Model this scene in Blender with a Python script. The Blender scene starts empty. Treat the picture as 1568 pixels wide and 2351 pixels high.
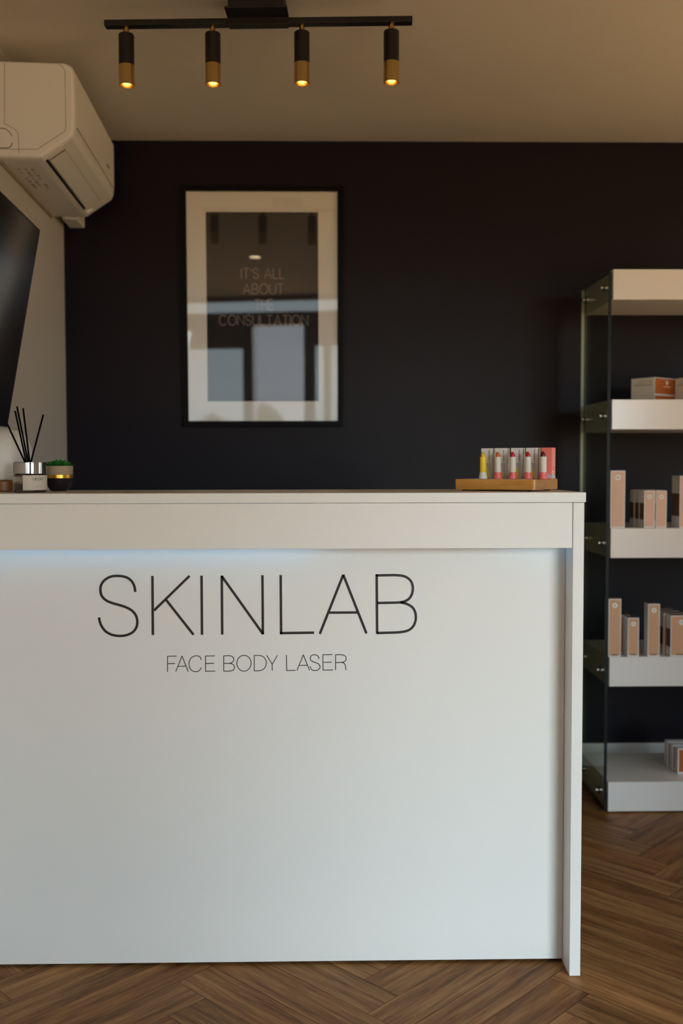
import bpy, bmesh, math, random
from mathutils import Vector, Matrix
random.seed(7)
C = bpy.context.scene.collection
PI = math.pi

# ------------------------------------------------------------------ camera model
F = 2286.0; CX, CY = 784.0, 1175.5
YAW, PITCH, ROLL, CAMH = math.radians(1.0), math.radians(2.56), -0.002, 1.156
def ray(px, py):
    x = (px-CX)/F; z = -(py-CY)/F
    c, s = math.cos(ROLL), math.sin(ROLL)
    x, z = c*x-s*z, s*x+c*z
    y2 = math.cos(PITCH)+z*math.sin(PITCH); z2 = -math.sin(PITCH)+z*math.cos(PITCH)
    return Vector((x*math.cos(YAW)+y2*math.sin(YAW), -x*math.sin(YAW)+y2*math.cos(YAW), z2))
def atY(px, py, Y):
    r = ray(px, py); t = Y/r.y
    return Vector((r.x*t, Y, CAMH+r.z*t))
def atZ(px, py, z):
    r = ray(px, py); t = (z-CAMH)/r.z
    return Vector((r.x*t, r.y*t, z))

# ------------------------------------------------------------------ materials
def mat(name, col, rough=.5, metal=0., spec=.5, emis=None, estr=0., coat=0., trans=0., ior=1.45, bump=None, var=None):
    m = bpy.data.materials.new(name); m.use_nodes = True
    nt = m.node_tree; b = nt.nodes['Principled BSDF']
    b.inputs['Base Color'].default_value = (*col, 1)
    b.inputs['Roughness'].default_value = rough
    b.inputs['Metallic'].default_value = metal
    b.inputs['Specular IOR Level'].default_value = spec
    b.inputs['Transmission Weight'].default_value = trans
    b.inputs['IOR'].default_value = ior
    b.inputs['Coat Weight'].default_value = coat
    if emis:
        b.inputs['Emission Color'].default_value = (*emis, 1)
        b.inputs['Emission Strength'].default_value = estr
    tc = nt.nodes.new('ShaderNodeTexCoord')
    if var:      # var = (scale, amount): slight paint / print unevenness
        n = nt.nodes.new('ShaderNodeTexNoise'); n.inputs['Scale'].default_value = var[0]
        n.inputs['Detail'].default_value = 4
        nt.links.new(tc.outputs['Object'], n.inputs['Vector'])
        mx = nt.nodes.new('ShaderNodeMixRGB'); mx.blend_type = 'MIX'
        mx.inputs[1].default_value = (*[c*(1-var[1]) for c in col], 1)
        mx.inputs[2].default_value = (*[min(1, c*(1+var[1])) for c in col], 1)
        nt.links.new(n.outputs['Fac'], mx.inputs[0])
        nt.links.new(mx.outputs[0], b.inputs['Base Color'])
    if bump:     # bump = (scale, strength)
        n = nt.nodes.new('ShaderNodeTexNoise'); n.inputs['Scale'].default_value = bump[0]
        n.inputs['Detail'].default_value = 3
        nt.links.new(tc.outputs['Object'], n.inputs['Vector'])
        bp = nt.nodes.new('ShaderNodeBump'); bp.inputs['Strength'].default_value = bump[1]
        bp.inputs['Distance'].default_value = .002
        nt.links.new(n.outputs['Fac'], bp.inputs['Height'])
        nt.links.new(bp.outputs[0], b.inputs['Normal'])
    return m

def pane_mat(name, tint, ior=1.5):
    m = bpy.data.materials.new(name); m.use_nodes = True
    nt = m.node_tree; nt.nodes.clear()
    out = nt.nodes.new('ShaderNodeOutputMaterial')
    tr = nt.nodes.new('ShaderNodeBsdfTransparent'); tr.inputs[0].default_value = (*tint, 1)
    gl = nt.nodes.new('ShaderNodeBsdfGlossy'); gl.inputs['Roughness'].default_value = .02
    fr = nt.nodes.new('ShaderNodeFresnel'); ge = nt.nodes.new('ShaderNodeNewGeometry')
    sw = nt.nodes.new('ShaderNodeMapRange'); sw.inputs['To Min'].default_value = ior; sw.inputs['To Max'].default_value = 1/ior
    nt.links.new(ge.outputs['Backfacing'], sw.inputs['Value']); nt.links.new(sw.outputs[0], fr.inputs['IOR'])   # same mirror strength from either side of the pane
    mx = nt.nodes.new('ShaderNodeMixShader')
    nt.links.new(fr.outputs[0], mx.inputs[0]); nt.links.new(tr.outputs[0], mx.inputs[1])
    nt.links.new(gl.outputs[0], mx.inputs[2]); nt.links.new(mx.outputs[0], out.inputs[0])
    return m

def wood_mat(name, c1, c2, c3, scale=(1, 1, 1), rough=.4, rings=False, bumps=.15, vcol=False, gran=1.):
    m = bpy.data.materials.new(name); m.use_nodes = True
    nt = m.node_tree; b = nt.nodes['Principled BSDF']; L = nt.links.new
    b.inputs['Roughness'].default_value = rough
    tc = nt.nodes.new('ShaderNodeTexCoord'); mp = nt.nodes.new('ShaderNodeMapping')
    mp.inputs['Scale'].default_value = scale
    L(tc.outputs['UV' if vcol else 'Object'], mp.inputs['Vector'])
    src = mp.outputs[0]
    n1 = nt.nodes.new('ShaderNodeTexNoise'); n1.inputs['Scale'].default_value = 6*gran; n1.inputs['Detail'].default_value = 8
    n1.inputs['Roughness'].default_value = .65; n1.inputs['Distortion'].default_value = .6
    L(src, n1.inputs['Vector'])
    n2 = nt.nodes.new('ShaderNodeTexNoise'); n2.inputs['Scale'].default_value = 1.3*gran; n2.inputs['Detail'].default_value = 3
    L(src, n2.inputs['Vector'])
    mx = nt.nodes.new('ShaderNodeMath'); mx.operation = 'MULTIPLY_ADD'
    mx.inputs[1].default_value = .55
    L(n1.outputs['Fac'], mx.inputs[0])
    m2 = nt.nodes.new('ShaderNodeMath'); m2.operation = 'MULTIPLY'; m2.inputs[1].default_value = .5
    L(n2.outputs['Fac'], m2.inputs[0]); L(m2.outputs[0], mx.inputs[2])
    fac = mx.outputs[0]
    if rings:
        w = nt.nodes.new('ShaderNodeTexWave'); w.wave_type = 'RINGS'; w.inputs['Scale'].default_value = rings
        w.inputs['Distortion'].default_value = 2.; w.inputs['Detail'].default_value = 2
        L(tc.outputs['Object'], w.inputs['Vector'])
        mm = nt.nodes.new('ShaderNodeMath'); mm.operation = 'MULTIPLY_ADD'; mm.inputs[1].default_value = .25
        L(w.outputs['Fac'], mm.inputs[0]); 
        m3 = nt.nodes.new('ShaderNodeMath'); m3.operation = 'MULTIPLY'; m3.inputs[1].default_value = .78
        L(fac, m3.inputs[0]); L(m3.outputs[0], mm.inputs[2]); fac = mm.outputs[0]
    if vcol:
        mp2 = nt.nodes.new('ShaderNodeMapping'); mp2.inputs['Scale'].default_value = (.8, 120, 1); L(tc.outputs['UV'], mp2.inputs['Vector'])
        n3 = nt.nodes.new('ShaderNodeTexNoise'); n3.inputs['Scale'].default_value = 3.2; n3.inputs['Detail'].default_value = 4; n3.inputs['Distortion'].default_value = .25
        L(mp2.outputs[0], n3.inputs['Vector'])
        ma = nt.nodes.new('ShaderNodeMath'); ma.operation = 'MULTIPLY_ADD'; ma.inputs[1].default_value = .55
        mb_ = nt.nodes.new('ShaderNodeMath'); mb_.operation = 'SUBTRACT'; mb_.inputs[1].default_value = .36; m2.inputs[1].default_value = .70
        L(n3.outputs['Fac'], ma.inputs[0]); L(fac, mb_.inputs[0]); L(mb_.outputs[0], ma.inputs[2]); fac = ma.outputs[0]
        b.inputs['Specular IOR Level'].default_value = .12
    cr = nt.nodes.new('ShaderNodeValToRGB')
    e = cr.color_ramp.elements
    e[0].position = .32; e[0].color = (*c1, 1); e[1].position = .72; e[1].color = (*c3, 1)
    k = e.new(.52); k.color = (*c2, 1)
    L(fac, cr.inputs[0]); col = cr.outputs[0]
    if vcol:
        at = nt.nodes.new('ShaderNodeVertexColor'); at.layer_name = 'tone'
        mu = nt.nodes.new('ShaderNodeMixRGB'); mu.blend_type = 'MULTIPLY'; mu.inputs[0].default_value = 1
        L(col, mu.inputs[1]); L(at.outputs[0], mu.inputs[2]); col = mu.outputs[0]
    L(col, b.inputs['Base Color'])
    bp = nt.nodes.new('ShaderNodeBump'); bp.inputs['Strength'].default_value = bumps; bp.inputs['Distance'].default_value = .001
    L(n1.outputs['Fac'], bp.inputs['Height']); L(bp.outputs[0], b.inputs['Normal'])
    return m

M = {}
M['ceiling'] = mat('ceiling_paint', (.70, .655, .60), .85, var=(3, .03))
M['white_wall'] = mat('white_wall_paint', (.53, .50, .45), .8, bump=(180, .06), var=(3, .02))
M['navy'] = mat('dark_navy_paint', (.0046, .0018, .0062), .5, spec=.30, bump=(220, .08), var=(5, .08))
M['skirt'] = mat('white_gloss_paint', (.78, .77, .75), .3)
M['melamine'] = mat('white_melamine', (.82, .795, .75), .42, spec=.4, bump=(900, .05))
M['melamine_top'] = mat('white_laminate_reflection_tint', (.78, .68, .56), .3, spec=.5)  # white laminate with its brownish reflection painted into the base colour
M['shelf'] = mat('white_gloss_shelf', (.82, .785, .75), .2, spec=.5)
M['black'] = mat('matt_black_metal', (.006, .005, .006), .45)
M['frame'] = mat('black_picture_frame', (.003, .002, .003), .5, spec=.15)
M['alu'] = mat('anthracite_aluminium', (.022, .022, .026), .4)
M['brass'] = mat('brushed_brass', (.62, .42, .16), .22, 1.)
M['gold_in'] = mat('gold_reflector', (.95, .62, .22), .25, 1.)
M['chrome'] = mat('chrome', (.82, .82, .82), .08, 1.)
M['steel'] = mat('steel', (.75, .74, .70), .25, 1.)
M['bulb'] = mat('glowing_bulb', (.9, .8, .6), .3, emis=(1., .70, .34), estr=6.)
M['downlight'] = mat('lit_downlight', (.9, .8, .6), .3, emis=(1., .75, .45), estr=9)
M['ac'] = mat('off_white_plastic', (.78, .77, .75), .38)
M['ac_seam'] = mat('plastic_seam_shadow', (.20, .17, .13), .8)
M['ac_dark'] = mat('black_air_slot', (.006, .004, .004), .8)
M['ink'] = mat('black_vinyl', (.006, .006, .007), .4)
M['mat_board'] = mat('cream_mount_board', (.84, .82, .78), .8)
M['print'] = mat('black_print', (.010, .006, .008), .7)
M['print_text'] = mat('grey_print_lettering', (.23, .19, .18), .7)
M['poster_glass'] = pane_mat('picture_glass', (1, 1, 1), 2.05)
M['window_glass'] = pane_mat('window_glass', (.86, .96, .95), 1.45)
M['shelf_glass'] = pane_mat('shelf_glass', (.90, .95, .88), 1.5)
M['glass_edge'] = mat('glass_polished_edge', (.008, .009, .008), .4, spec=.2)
M['glass_edge_painted_lit'] = mat('glass_rear_edge_painted_light', (.62, .66, .55), .3)  # paler than the other edges: light carried through the glass, put into the colour
M['screen'] = mat('tv_screen', (.010, .008, .010), .12, spec=.5)
M['bezel'] = mat('tv_bezel', (.01, .008, .009), .2)
M['blue_led'] = mat('blue_led', (.2, .4, .8), .4, emis=(.10, .50, .95), estr=4.5)
M['blue_led_dim'] = mat('blue_led_dim', (.2, .4, .8), .4, emis=(.10, .50, .95), estr=2.5)
M['oak'] = wood_mat('oiled_oak', (.36, .14, .022), (.55, .25, .050), (.70, .35, .09), (2.2, 30, 30), .38)
M['oak_end'] = wood_mat('oak_end_grain', (.26, .11, .03), (.40, .18, .05), (.50, .25, .08), (8, 8, 8), .5, rings=55)
M['walnut'] = wood_mat('reddish_wood', (.10, .028, .008), (.22, .07, .018), (.36, .13, .03), (3, 40, 40), .3)
M['plank'] = wood_mat('floor_planks', (.070, .027, .0085), (.222, .101, .034), (.375, .188, .073), (1.1, 13, 1), .45, vcol=True, bumps=.25)
M['gap'] = mat('plank_gap', (.012, .006, .003), .8)
M['tubewhite'] = mat('pale_grey_tube', (.66, .63, .55), .45)
M['coral'] = mat('coral_plastic', (.72, .13, .13), .38)
M['yellow'] = mat('yellow_plastic', (.80, .58, .03), .4)
M['carton'] = mat('white_card', (.74, .71, .68), .55)
M['carton_grey'] = mat('lilac_grey_print', (.47, .47, .52), .55)
M['carton_yellow'] = mat('yellow_print', (.76, .66, .02), .55)
M['carton_coral'] = mat('coral_card', (.80, .20, .16), .5)
M['rosy'] = mat('pale_pink_print', (.85, .62, .56), .5)
M['paper'] = mat('pale_pink_paper', (.62, .52, .50), .6)
M['pearl'] = mat('silver_white_card', (.78, .755, .74), .32)
M['peach'] = mat('peach_print', (.74, .47, .33), .45, var=(60, .05))
M['tan'] = mat('tan_print', (.62, .345, .19), .45, var=(60, .06))
M['orange'] = mat('burnt_orange_print', (.46, .125, .02), .45, var=(60, .08))
M['brownp'] = mat('dark_brown_print', (.13, .06, .03), .5)
M['circle'] = mat('white_label_dot', (.80, .76, .70), .4)
M['greydot'] = mat('grey_emblem', (.30, .27, .25), .5)
M['leaf'] = mat('succulent_green', (.025, .17, .025), .38, var=(30, .3))
M['concrete'] = mat('beige_concrete', (.36, .28, .19), .8, bump=(300, .3), var=(40, .12))
M['gold_band'] = mat('gold_paint', (.80, .42, .06), .3, .85)
M['black_glaze'] = mat('black_glaze', (.012, .008, .012), .35)
M['reed'] = mat('black_reed', (.003, .001, .002), .85, spec=.15)
M['glass'] = mat('clear_glass', (.93, .90, .84), .02, trans=1., ior=1.45)
M['oil'] = mat('fragrance_oil', (.60, .46, .32), .02, trans=1., ior=1.38)
M['label'] = mat('cream_paper_label', (.62, .56, .47), .6)
M['white_glaze'] = mat('white_ribbed_ceramic', (.70, .69, .63), .45)
M['asphalt'] = mat('sandy_paving', (.60, .365, .18), .9, var=(2, .1))
M['hill'] = mat('dark_foliage_bank', (.03, .035, .022), .9, var=(2, .4))

# ------------------------------------------------------------------ mesh helpers
class MB:
    def __init__(s): s.v = []; s.f = []; s.mi = []; s.sm = []
    def add(s, verts, faces, mi=0, smooth=False):
        o = len(s.v); s.v += [tuple(v) for v in verts]
        for f in faces: s.f.append(tuple(i+o for i in f)); s.mi.append(mi); s.sm.append(smooth)
        return s
    def box(s, x0, x1, y0, y1, z0, z1, mi=0):
        v = [(x, y, z) for z in (z0, z1) for y in (y0, y1) for x in (x0, x1)]
        return s.add(v, [(0, 2, 3, 1), (4, 5, 7, 6), (0, 1, 5, 4), (2, 6, 7, 3), (0, 4, 6, 2), (1, 3, 7, 5)], mi)
    def prism(s, poly, axis, a, b, mi=0, smooth=False):
        # poly: 2D points; axis 'x': (y,z) extruded in x; 'y': (x,z) in y; 'z': (x,y) in z
        def P(p, t): return {'x': (t, p[0], p[1]), 'y': (p[0], t, p[1]), 'z': (p[0], p[1], t)}[axis]
        n = len(poly); v = [P(p, a) for p in poly]+[P(p, b) for p in poly]
        s.add(v, [tuple(range(n))[::-1], tuple(range(n, 2*n))], mi)
        s.add(v, [(i, (i+1) % n, n+(i+1) % n, n+i) for i in range(n)], mi, smooth)
        return s
    def lathe(s, prof, n=48, c=(0, 0, 0), mi=0, smooth=True, tip=None, a0=0., a1=2*PI, rib=None):
        full = abs(a1-a0-2*PI) < 1e-6; m = n if full else n+1
        v = []
        for (r, z) in prof:
            for i in range(m):
                a = a0+(a1-a0)*i/n
                rr = r*(1+(rib(a, z) if rib else 0))
                v.append((c[0]+rr*math.cos(a), c[1]+rr*math.sin(a), c[2]+z))
        f = []
        for k in range(len(prof)-1):
            for i in range(n):
                j = (i+1) % m if full else i+1
                f.append((k*m+i, k*m+j, (k+1)*m+j, (k+1)*m+i))
        return s.add(v, f, mi, smooth)
    def tube(s, p, q, r, n=12, mi=0, r2=None, caps=True):
        p = Vector(p); q = Vector(q); d = (q-p).normalized()
        u = d.orthogonal().normalized(); w = d.cross(u)
        r2 = r if r2 is None else r2
        v = [p+(u*math.cos(2*PI*i/n)+w*math.sin(2*PI*i/n))*r for i in range(n)]
        v += [q+(u*math.cos(2*PI*i/n)+w*math.sin(2*PI*i/n))*r2 for i in range(n)]
        s.add(v, [(i, (i+1) % n, n+(i+1) % n, n+i) for i in range(n)], mi, True)
        if caps: s.add(v, [tuple(range(n))[::-1], tuple(range(n, 2*n))], mi)
        return s
    def disc(s, c, nrm, r, th=.0004, n=24, mi=0):
        c = Vector(c); nrm = Vector(nrm).normalized()
        return s.tube(c, c+nrm*th, r, n, mi)
    def ribbon(s, pts, w, o, ax, az, nn, th=.0006, mi=0, closed=False):
        # flat stroke: 2D pts on plane (origin o, axes ax,az), thickness along nn
        P = [Vector(p) for p in pts]; n = len(P); Ls = []; R = []
        for i in range(n):
            if closed: a = P[(i-1) % n]; b = P[(i+1) % n]; t1 = (P[i]-a); t2 = (b-P[i])
            else:
                t1 = P[i]-P[i-1] if i > 0 else P[1]-P[0]; t2 = P[i+1]-P[i] if i < n-1 else P[i]-P[i-1]
            t1 = t1.normalized(); t2 = t2.normalized(); t = (t1+t2)
            t = t.normalized() if t.length > 1e-6 else t1
            m = Vector((-t.y, t.x)); k = max(.5, m.dot(Vector((-t1.y, t1.x))))
            Ls.append(P[i]+m*(w/2/k)); R.append(P[i]-m*(w/2/k))
        v = []
        for lay in (0, th):
            for q in Ls+R: v.append(o+ax*q.x+az*q.y+nn*lay)
        f = []; rg = range(n) if closed else range(n-1)
        for i in rg:
            j = (i+1) % n
            f += [(2*n+i, 2*n+j, 3*n+j, 3*n+i), (i, n+i, n+j, j), (i, j, 2*n+j, 2*n+i), (n+i, 3*n+i, 3*n+j, n+j)]
        if not closed: f += [(0, 2*n, 3*n, n), (n-1, 2*n-1, 4*n-1, 3*n-1)]
        return s.add(v, f, mi)

def obj(name, mb, mats, parent=None, bevel=0, seg=2, loc=None, rot=None, fix=True):
    me = bpy.data.meshes.new(name); me.from_pydata(mb.v, [], mb.f)
    if not isinstance(mats, (list, tuple)): mats = [mats]
    for m in mats: me.materials.append(m)
    for p, mi, sm in zip(me.polygons, mb.mi, mb.sm): p.material_index = mi; p.use_smooth = sm
    if fix:
        bm = bmesh.new(); bm.from_mesh(me); bmesh.ops.remove_doubles(bm, verts=bm.verts, dist=1e-6)
        bmesh.ops.recalc_face_normals(bm, faces=bm.faces); bm.to_mesh(me); bm.free()
    if any(mb.sm): me.set_sharp_from_angle(angle=math.radians(32))
    o = bpy.data.objects.new(name, me); C.objects.link(o)
    if parent: o.parent = parent
    if loc is not None: o.location = loc
    if rot is not None: o.rotation_euler = rot
    if bevel:
        b = o.modifiers.new('bevel', 'BEVEL'); b.width = bevel; b.segments = seg; b.limit_method = 'ANGLE'
        b.angle_limit = math.radians(40); b.harden_normals = False
    return o
def thing(name, label, cat, loc=(0, 0, 0), rz=0, group=None):
    o = bpy.data.objects.new(name, None); C.objects.link(o); o.empty_display_size = .05
    o.location = loc; o.rotation_euler = (0, 0, rz); o['label'] = label; o['category'] = cat
    if group: o['group'] = group
    return o
def tag(o, label, cat, group=None):
    o['label'] = label; o['category'] = cat
    if group: o['group'] = group
    return o
def struct(name, mb, m, parent=None, **k):
    o = obj(name, mb, m, parent, **k)
    if not parent: o['kind'] = 'structure'
    return o
def dup(root, loc, rz, label=None):
    r = root.copy(); C.objects.link(r); r.location = loc; r.rotation_euler = (0, 0, rz)
    if label: r['label'] = label
    for ch in list(root.children):
        c = ch.copy(); C.objects.link(c); c.parent = r
        for g in ch.children:
            d = g.copy(); C.objects.link(d); d.parent = c
    return r
def smoothpts(p, k=6):
    out = []
    for i in range(len(p)-1):
        a = p[max(i-1, 0)]; b = p[i]; c = p[i+1]; d = p[min(i+2, len(p)-1)]
        for j in range(k):
            t = j/k
            out.append(tuple(.5*((2*b[q])+(-a[q]+c[q])*t+(2*a[q]-5*b[q]+4*c[q]-d[q])*t*t+(-a[q]+3*b[q]-3*c[q]+d[q])*t**3) for q in (0, 1)))
    out.append(p[-1]); return out
def arc(cx, cy, rx, ry, a0, a1, n=14):
    return [(cx+rx*math.cos(math.radians(a0+(a1-a0)*i/n)), cy+ry*math.sin(math.radians(a0+(a1-a0)*i/n))) for i in range(n+1)]

# ------------------------------------------------------------------ room constants
ZC = 2.381; YW = 3.8
BETA = math.radians(2.32)
CO = Vector((-.9745, YW, 0)); WN = Vector((math.cos(BETA), math.sin(BETA), 0)); WD = Vector((-math.sin(BETA), math.cos(BETA), 0))
def lw(u, v, z=0): return CO+WN*u-WD*v+Vector((0, 0, z))
XR = 2.45; XL = -2.3; YL = 1.25     # right wall, far-left wall of the wider front part, end of the left wall
FA = math.atan(.24); FX = Vector((math.cos(FA), math.sin(FA), 0)); FN = Vector((-math.sin(FA), math.cos(FA), 0)); FO = Vector((0, -1.2, 0))

# floor: herringbone planks laid at 45 degrees, one mesh
def make_floor():
    w, Ln = .099, .594; h = Ln/math.sqrt(2); per = w*math.sqrt(2); s = w/math.sqrt(2); g = .0007
    bm = bmesh.new(); uvl = bm.loops.layers.uv.new('UVMap'); cl = bm.loops.layers.float_color.new('tone')
    x0, y0 = -.2617, 2.128
    for k in range(-7, 9):
        X = x0+k*h; up = (k % 2 == 1)      # k odd: planks run up-right
        base = y0+(0 if True else 0)
        for j in range(-40, 26):
            Y = base+j*per
            a = Vector((1, 1, 0))/math.sqrt(2); b = Vector((1, -1, 0))/math.sqrt(2)
            T = Vector((X, Y, 0))
            if up: dl, dw = a, Vector((-1, 1, 0))/math.sqrt(2)
            else: dl, dw = b, Vector((-1, -1, 0))/math.sqrt(2)
            cen = T+dl*Ln/2+dw*w/2
            if not (XL-.5 < cen.x < XR+.5 and -2.2 < cen.y < YW+.4): continue
            ps = [T+dl*g+dw*g, T+dl*(Ln-g)+dw*g, T+dl*(Ln-g)+dw*(w-g), T+dl*g+dw*(w-g)]
            f = bm.faces.new([bm.verts.new(p) for p in ps])
            if f.normal.z < 0 or (ps[1]-ps[0]).cross(ps[3]-ps[0]).z < 0: f.normal_flip()
            uo, vo = random.uniform(0, 50), random.uniform(0, 50)
            t = random.uniform(.78, 1.18); wm = random.uniform(.93, 1.07)
            for lp in f.loops:
                d = lp.vert.co-T
                lp[uvl].uv = (uo+d.dot(dl)*1.6, vo+d.dot(dw)*2.)
                lp[cl] = (t*wm, t, t/wm, 1)
            f.material_index = 0
    def cut(co, no): bmesh.ops.bisect_plane(bm, geom=bm.verts[:]+bm.edges[:]+bm.faces[:], plane_co=co, plane_no=no, clear_outer=True)
    cut((0, YW+.02, 0), (0, 1, 0)); cut((XR+.02, 0, 0), (1, 0, 0)); cut((XL-.02, 0, 0), (-1, 0, 0)); cut(FO, -FN)
    v = [bm.verts.new(p) for p in ((XL-.02, -1.9, -.001), (XR+.02, -.55, -.001), (XR+.02, YW+.02, -.001), (XL-.02, YW+.02, -.001))]
    f = bm.faces.new(v); f.material_index = 1
    me = bpy.data.meshes.new('floor'); bm.to_mesh(me); bm.free()
    me.materials.append(M['plank']); me.materials.append(M['gap'])
    o = bpy.data.objects.new('floor', me); C.objects.link(o); o['kind'] = 'structure'
make_floor()

def wall_poly(name, pts, z0, z1, m): return struct(name, MB().prism(pts, 'z', z0, z1), m)
T = .15
wall_poly('wall_back', [(-1.3, YW), (XR+T, YW), (XR+T, YW+T), (-1.3, YW+T)], 0, ZC+.1, M['navy'])
a = lw(0, -.0); b = Vector((CO.x+(YW-YL)*math.tan(BETA), YL, 0))
wall_poly('wall_left', [(a.x, a.y-.0005), (b.x, b.y), (b.x-T, b.y), (a.x-T, a.y-.0005)], 0, ZC+.1, M['white_wall'])
wall_poly('wall_jog', [(b.x-T-.001, YL), (b.x-T-.001, YL+T), (XL, YL+T), (XL, YL)], 0, ZC+.1, M['white_wall'])
wall_poly('wall_far_left', [(XL, -1.9), (XL, YL+T), (XL-T, YL+T), (XL-T, -1.9)], 0, ZC+.1, M['white_wall'])
RW = (1.75, 3.00, .55, 2.15)
struct('wall_right', MB().box(XR, XR+T, -.75, RW[0], 0, ZC+.1).box(XR, XR+T, RW[1], YW-.001, 0, ZC+.1).box(XR, XR+T, RW[0], RW[1], 0, RW[2]).box(XR, XR+T, RW[0], RW[1], RW[3], ZC+.1), M['white_wall'])
right_frame = MB()
for (a_, b_, c_, d_) in ((RW[0], RW[0]+.05, RW[2], RW[3]), (RW[1]-.05, RW[1], RW[2], RW[3]), (RW[0]+.05, RW[1]-.05, RW[2], RW[2]+.05), (RW[0]+.05, RW[1]-.05, RW[3]-.05, RW[3]), (2.32, 2.38, RW[2]+.05, RW[3]-.05)):
    right_frame.box(XR+.06, XR+.11, a_, b_, c_, d_)
rw = struct('window_5', right_frame, M['alu'])
g = MB(); g.add([(XR+.085, RW[0]+.05, RW[2]+.05), (XR+.085, RW[1]-.05, RW[2]+.05), (XR+.085, RW[1]-.05, RW[3]-.05), (XR+.085, RW[0]+.05, RW[3]-.05)], [(0, 1, 2, 3)])
obj('window_pane', g, M['window_glass'], rw, fix=False)
struct('ceiling', MB().prism([(XL-.1, -1.95), (XR+.1, -.8), (XR+.1, YW+.1), (XL-.1, YW+.1)], 'z', ZC, ZC+.08), M['ceiling'])
struct('baseboard_back', MB().box(-.97, XR-.001, YW-.016, YW-.0005, .0005, .088), M['skirt'], bevel=.003)
bl = MB(); p = [lw(.0005, .018), lw(.0005, 2.5), lw(.016, 2.5), lw(.016, .018)]
bl.prism([(q.x, q.y) for q in p], 'z', .0005, .088); struct('baseboard_left', bl, M['skirt'], bevel=.003)

# shop-front window wall behind the camera, in its own frame (s along FX, t along FN)
def fr(s, t, z): q = FO+FX*s+FN*t; return (q.x, q.y, z)
def fbox(mb, s0, s1, t0, t1, z0, z1):
    v = [fr(s, t, z) for z in (z0, z1) for t in (t0, t1) for s in (s0, s1)]
    mb.add(v, [(0, 2, 3, 1), (4, 5, 7, 6), (0, 1, 5, 4), (2, 6, 7, 3), (0, 4, 6, 2), (1, 3, 7, 5)])
    return mb
S0, S1 = XL/math.cos(FA)-.02, XR/math.cos(FA)+.02
D0, D1, DT = -.645, -.178, 2.126      # door opening
SL = -1.4
wf = MB()
fbox(wf, S0, S1, -.12, 0, 2.356, ZC)                      # strip over the transom
fbox(wf, S0, S1, -.12, 0, 2.126, 2.222)                   # transom rail
fbox(wf, S0, D0-.085, -.12, 0, 1.946, 2.126); fbox(wf, D1+.07, S1, -.12, 0, 1.96, 2.126)
fbox(wf, D0-.085, D0, -.12, 0, 0, 2.126); fbox(wf, D1, D1+.07, -.12, 0, 0, 2.126)
fbox(wf, S0, D0-.085, -.12, 0, 0, .16); fbox(wf, D1+.07, S1, -.12, 0, 0, .16)
fbox(wf, S0, SL, -.12, 0, .16, 1.946); 
fbox(wf, .16, 1.05, -.12, 0, .16, 1.96); fbox(wf, 2.30, S1, -.12, 0, .16, 1.96)
fbox(wf, S0, SL, -.12, 0, 2.222, 2.356); fbox(wf, .6, S1, -.12, 0, 2.222, 2.356)
struct('wall_front', wf, M['alu'])
wins = [(SL, D0-.085, .16, 1.946), (D1+.07, .16, .16, 1.96), (1.05, 2.30, .16, 1.96), (SL, .6, 2.222, 2.356)]
for i, (s0, s1, z0, z1) in enumerate(wins):
    root = MB()
    for (q0, q1, y0, y1) in ((s0, s0+.02, z0, z1), (s1-.02, s1, z0, z1), (s0, s1, z0, z0+.02), (s0, s1, z1-.02, z1)):
        fbox(root, q0, q1, -.07, -.04, y0, y1)
    w = struct('window_%d' % (i+1), root, M['alu'])
    g = MB(); g.add([fr(s0+.02, -.055, z0+.02), fr(s1-.02, -.055, z0+.02), fr(s1-.02, -.055, z1-.02), fr(s0+.02, -.055, z1-.02)], [(0, 1, 2, 3)])
    obj('window_pane', g, M['window_glass'], w, fix=False)
# open door leaf, swung outwards
hx = FO+FX*(D1)+FN*(-.13); ang = FA+math.radians(-78)
dl = MB()
for (q0, q1, y0, y1) in ((0, .08, .01, 2.10), (.38, .46, .01, 2.10), (.08, .38, .01, .14), (.08, .38, 2.0, 2.10)): dl.box(q0, q1, -.02, .02, y0, y1)
dr = struct('door_1', dl, M['alu'], loc=hx, rot=(0, 0, ang))
g = MB(); g.add([(.08, 0, .14), (.38, 0, .14), (.38, 0, 2.0), (.08, 0, 2.0)], [(0, 1, 2, 3)]); obj('door_pane', g, M['window_glass'], dr, fix=False)
g = MB(); g.tube((.42, .05, .9), (.42, .05, 1.2), .01); g.tube((.42, .02, .92), (.42, .05, .92), .008); g.tube((.42, .02, 1.18), (.42, .05, 1.18), .008)
obj('door_handle', g, M['steel'], dr)

# outside
g = MB(); g.add([(-40, -60, -.12), (40, -60, -.12), (40, 4.5, -.12), (-40, 4.5, -.12)], [(0, 1, 2, 3)])
struct('ground_outside', g, M['asphalt'], fix=False)
g = MB(); n = 160
vs = []
for i in range(n+1):
    x = -30+60*i/n
    hh = 1.15+.35*math.sin(x*1.1+.6)**2+.45*math.exp(-((x+3.3)/.5)**2)+.5*math.exp(-((x+1.8)/.45)**2)+.12*math.sin(x*3.1)
    for (dy, k) in ((0, 0), (-.25, .7), (-.9, 1.), (-2.2, .75), (-3., 0)): vs.append((x, -22+dy, -.12+(hh-.25)*k))
fs = [(i*5+k, (i+1)*5+k, (i+1)*5+k+1, i*5+k+1) for i in range(n) for k in range(4)]
g.add(vs, fs, 0, True); struct('hills', g, M['hill'])

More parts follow.
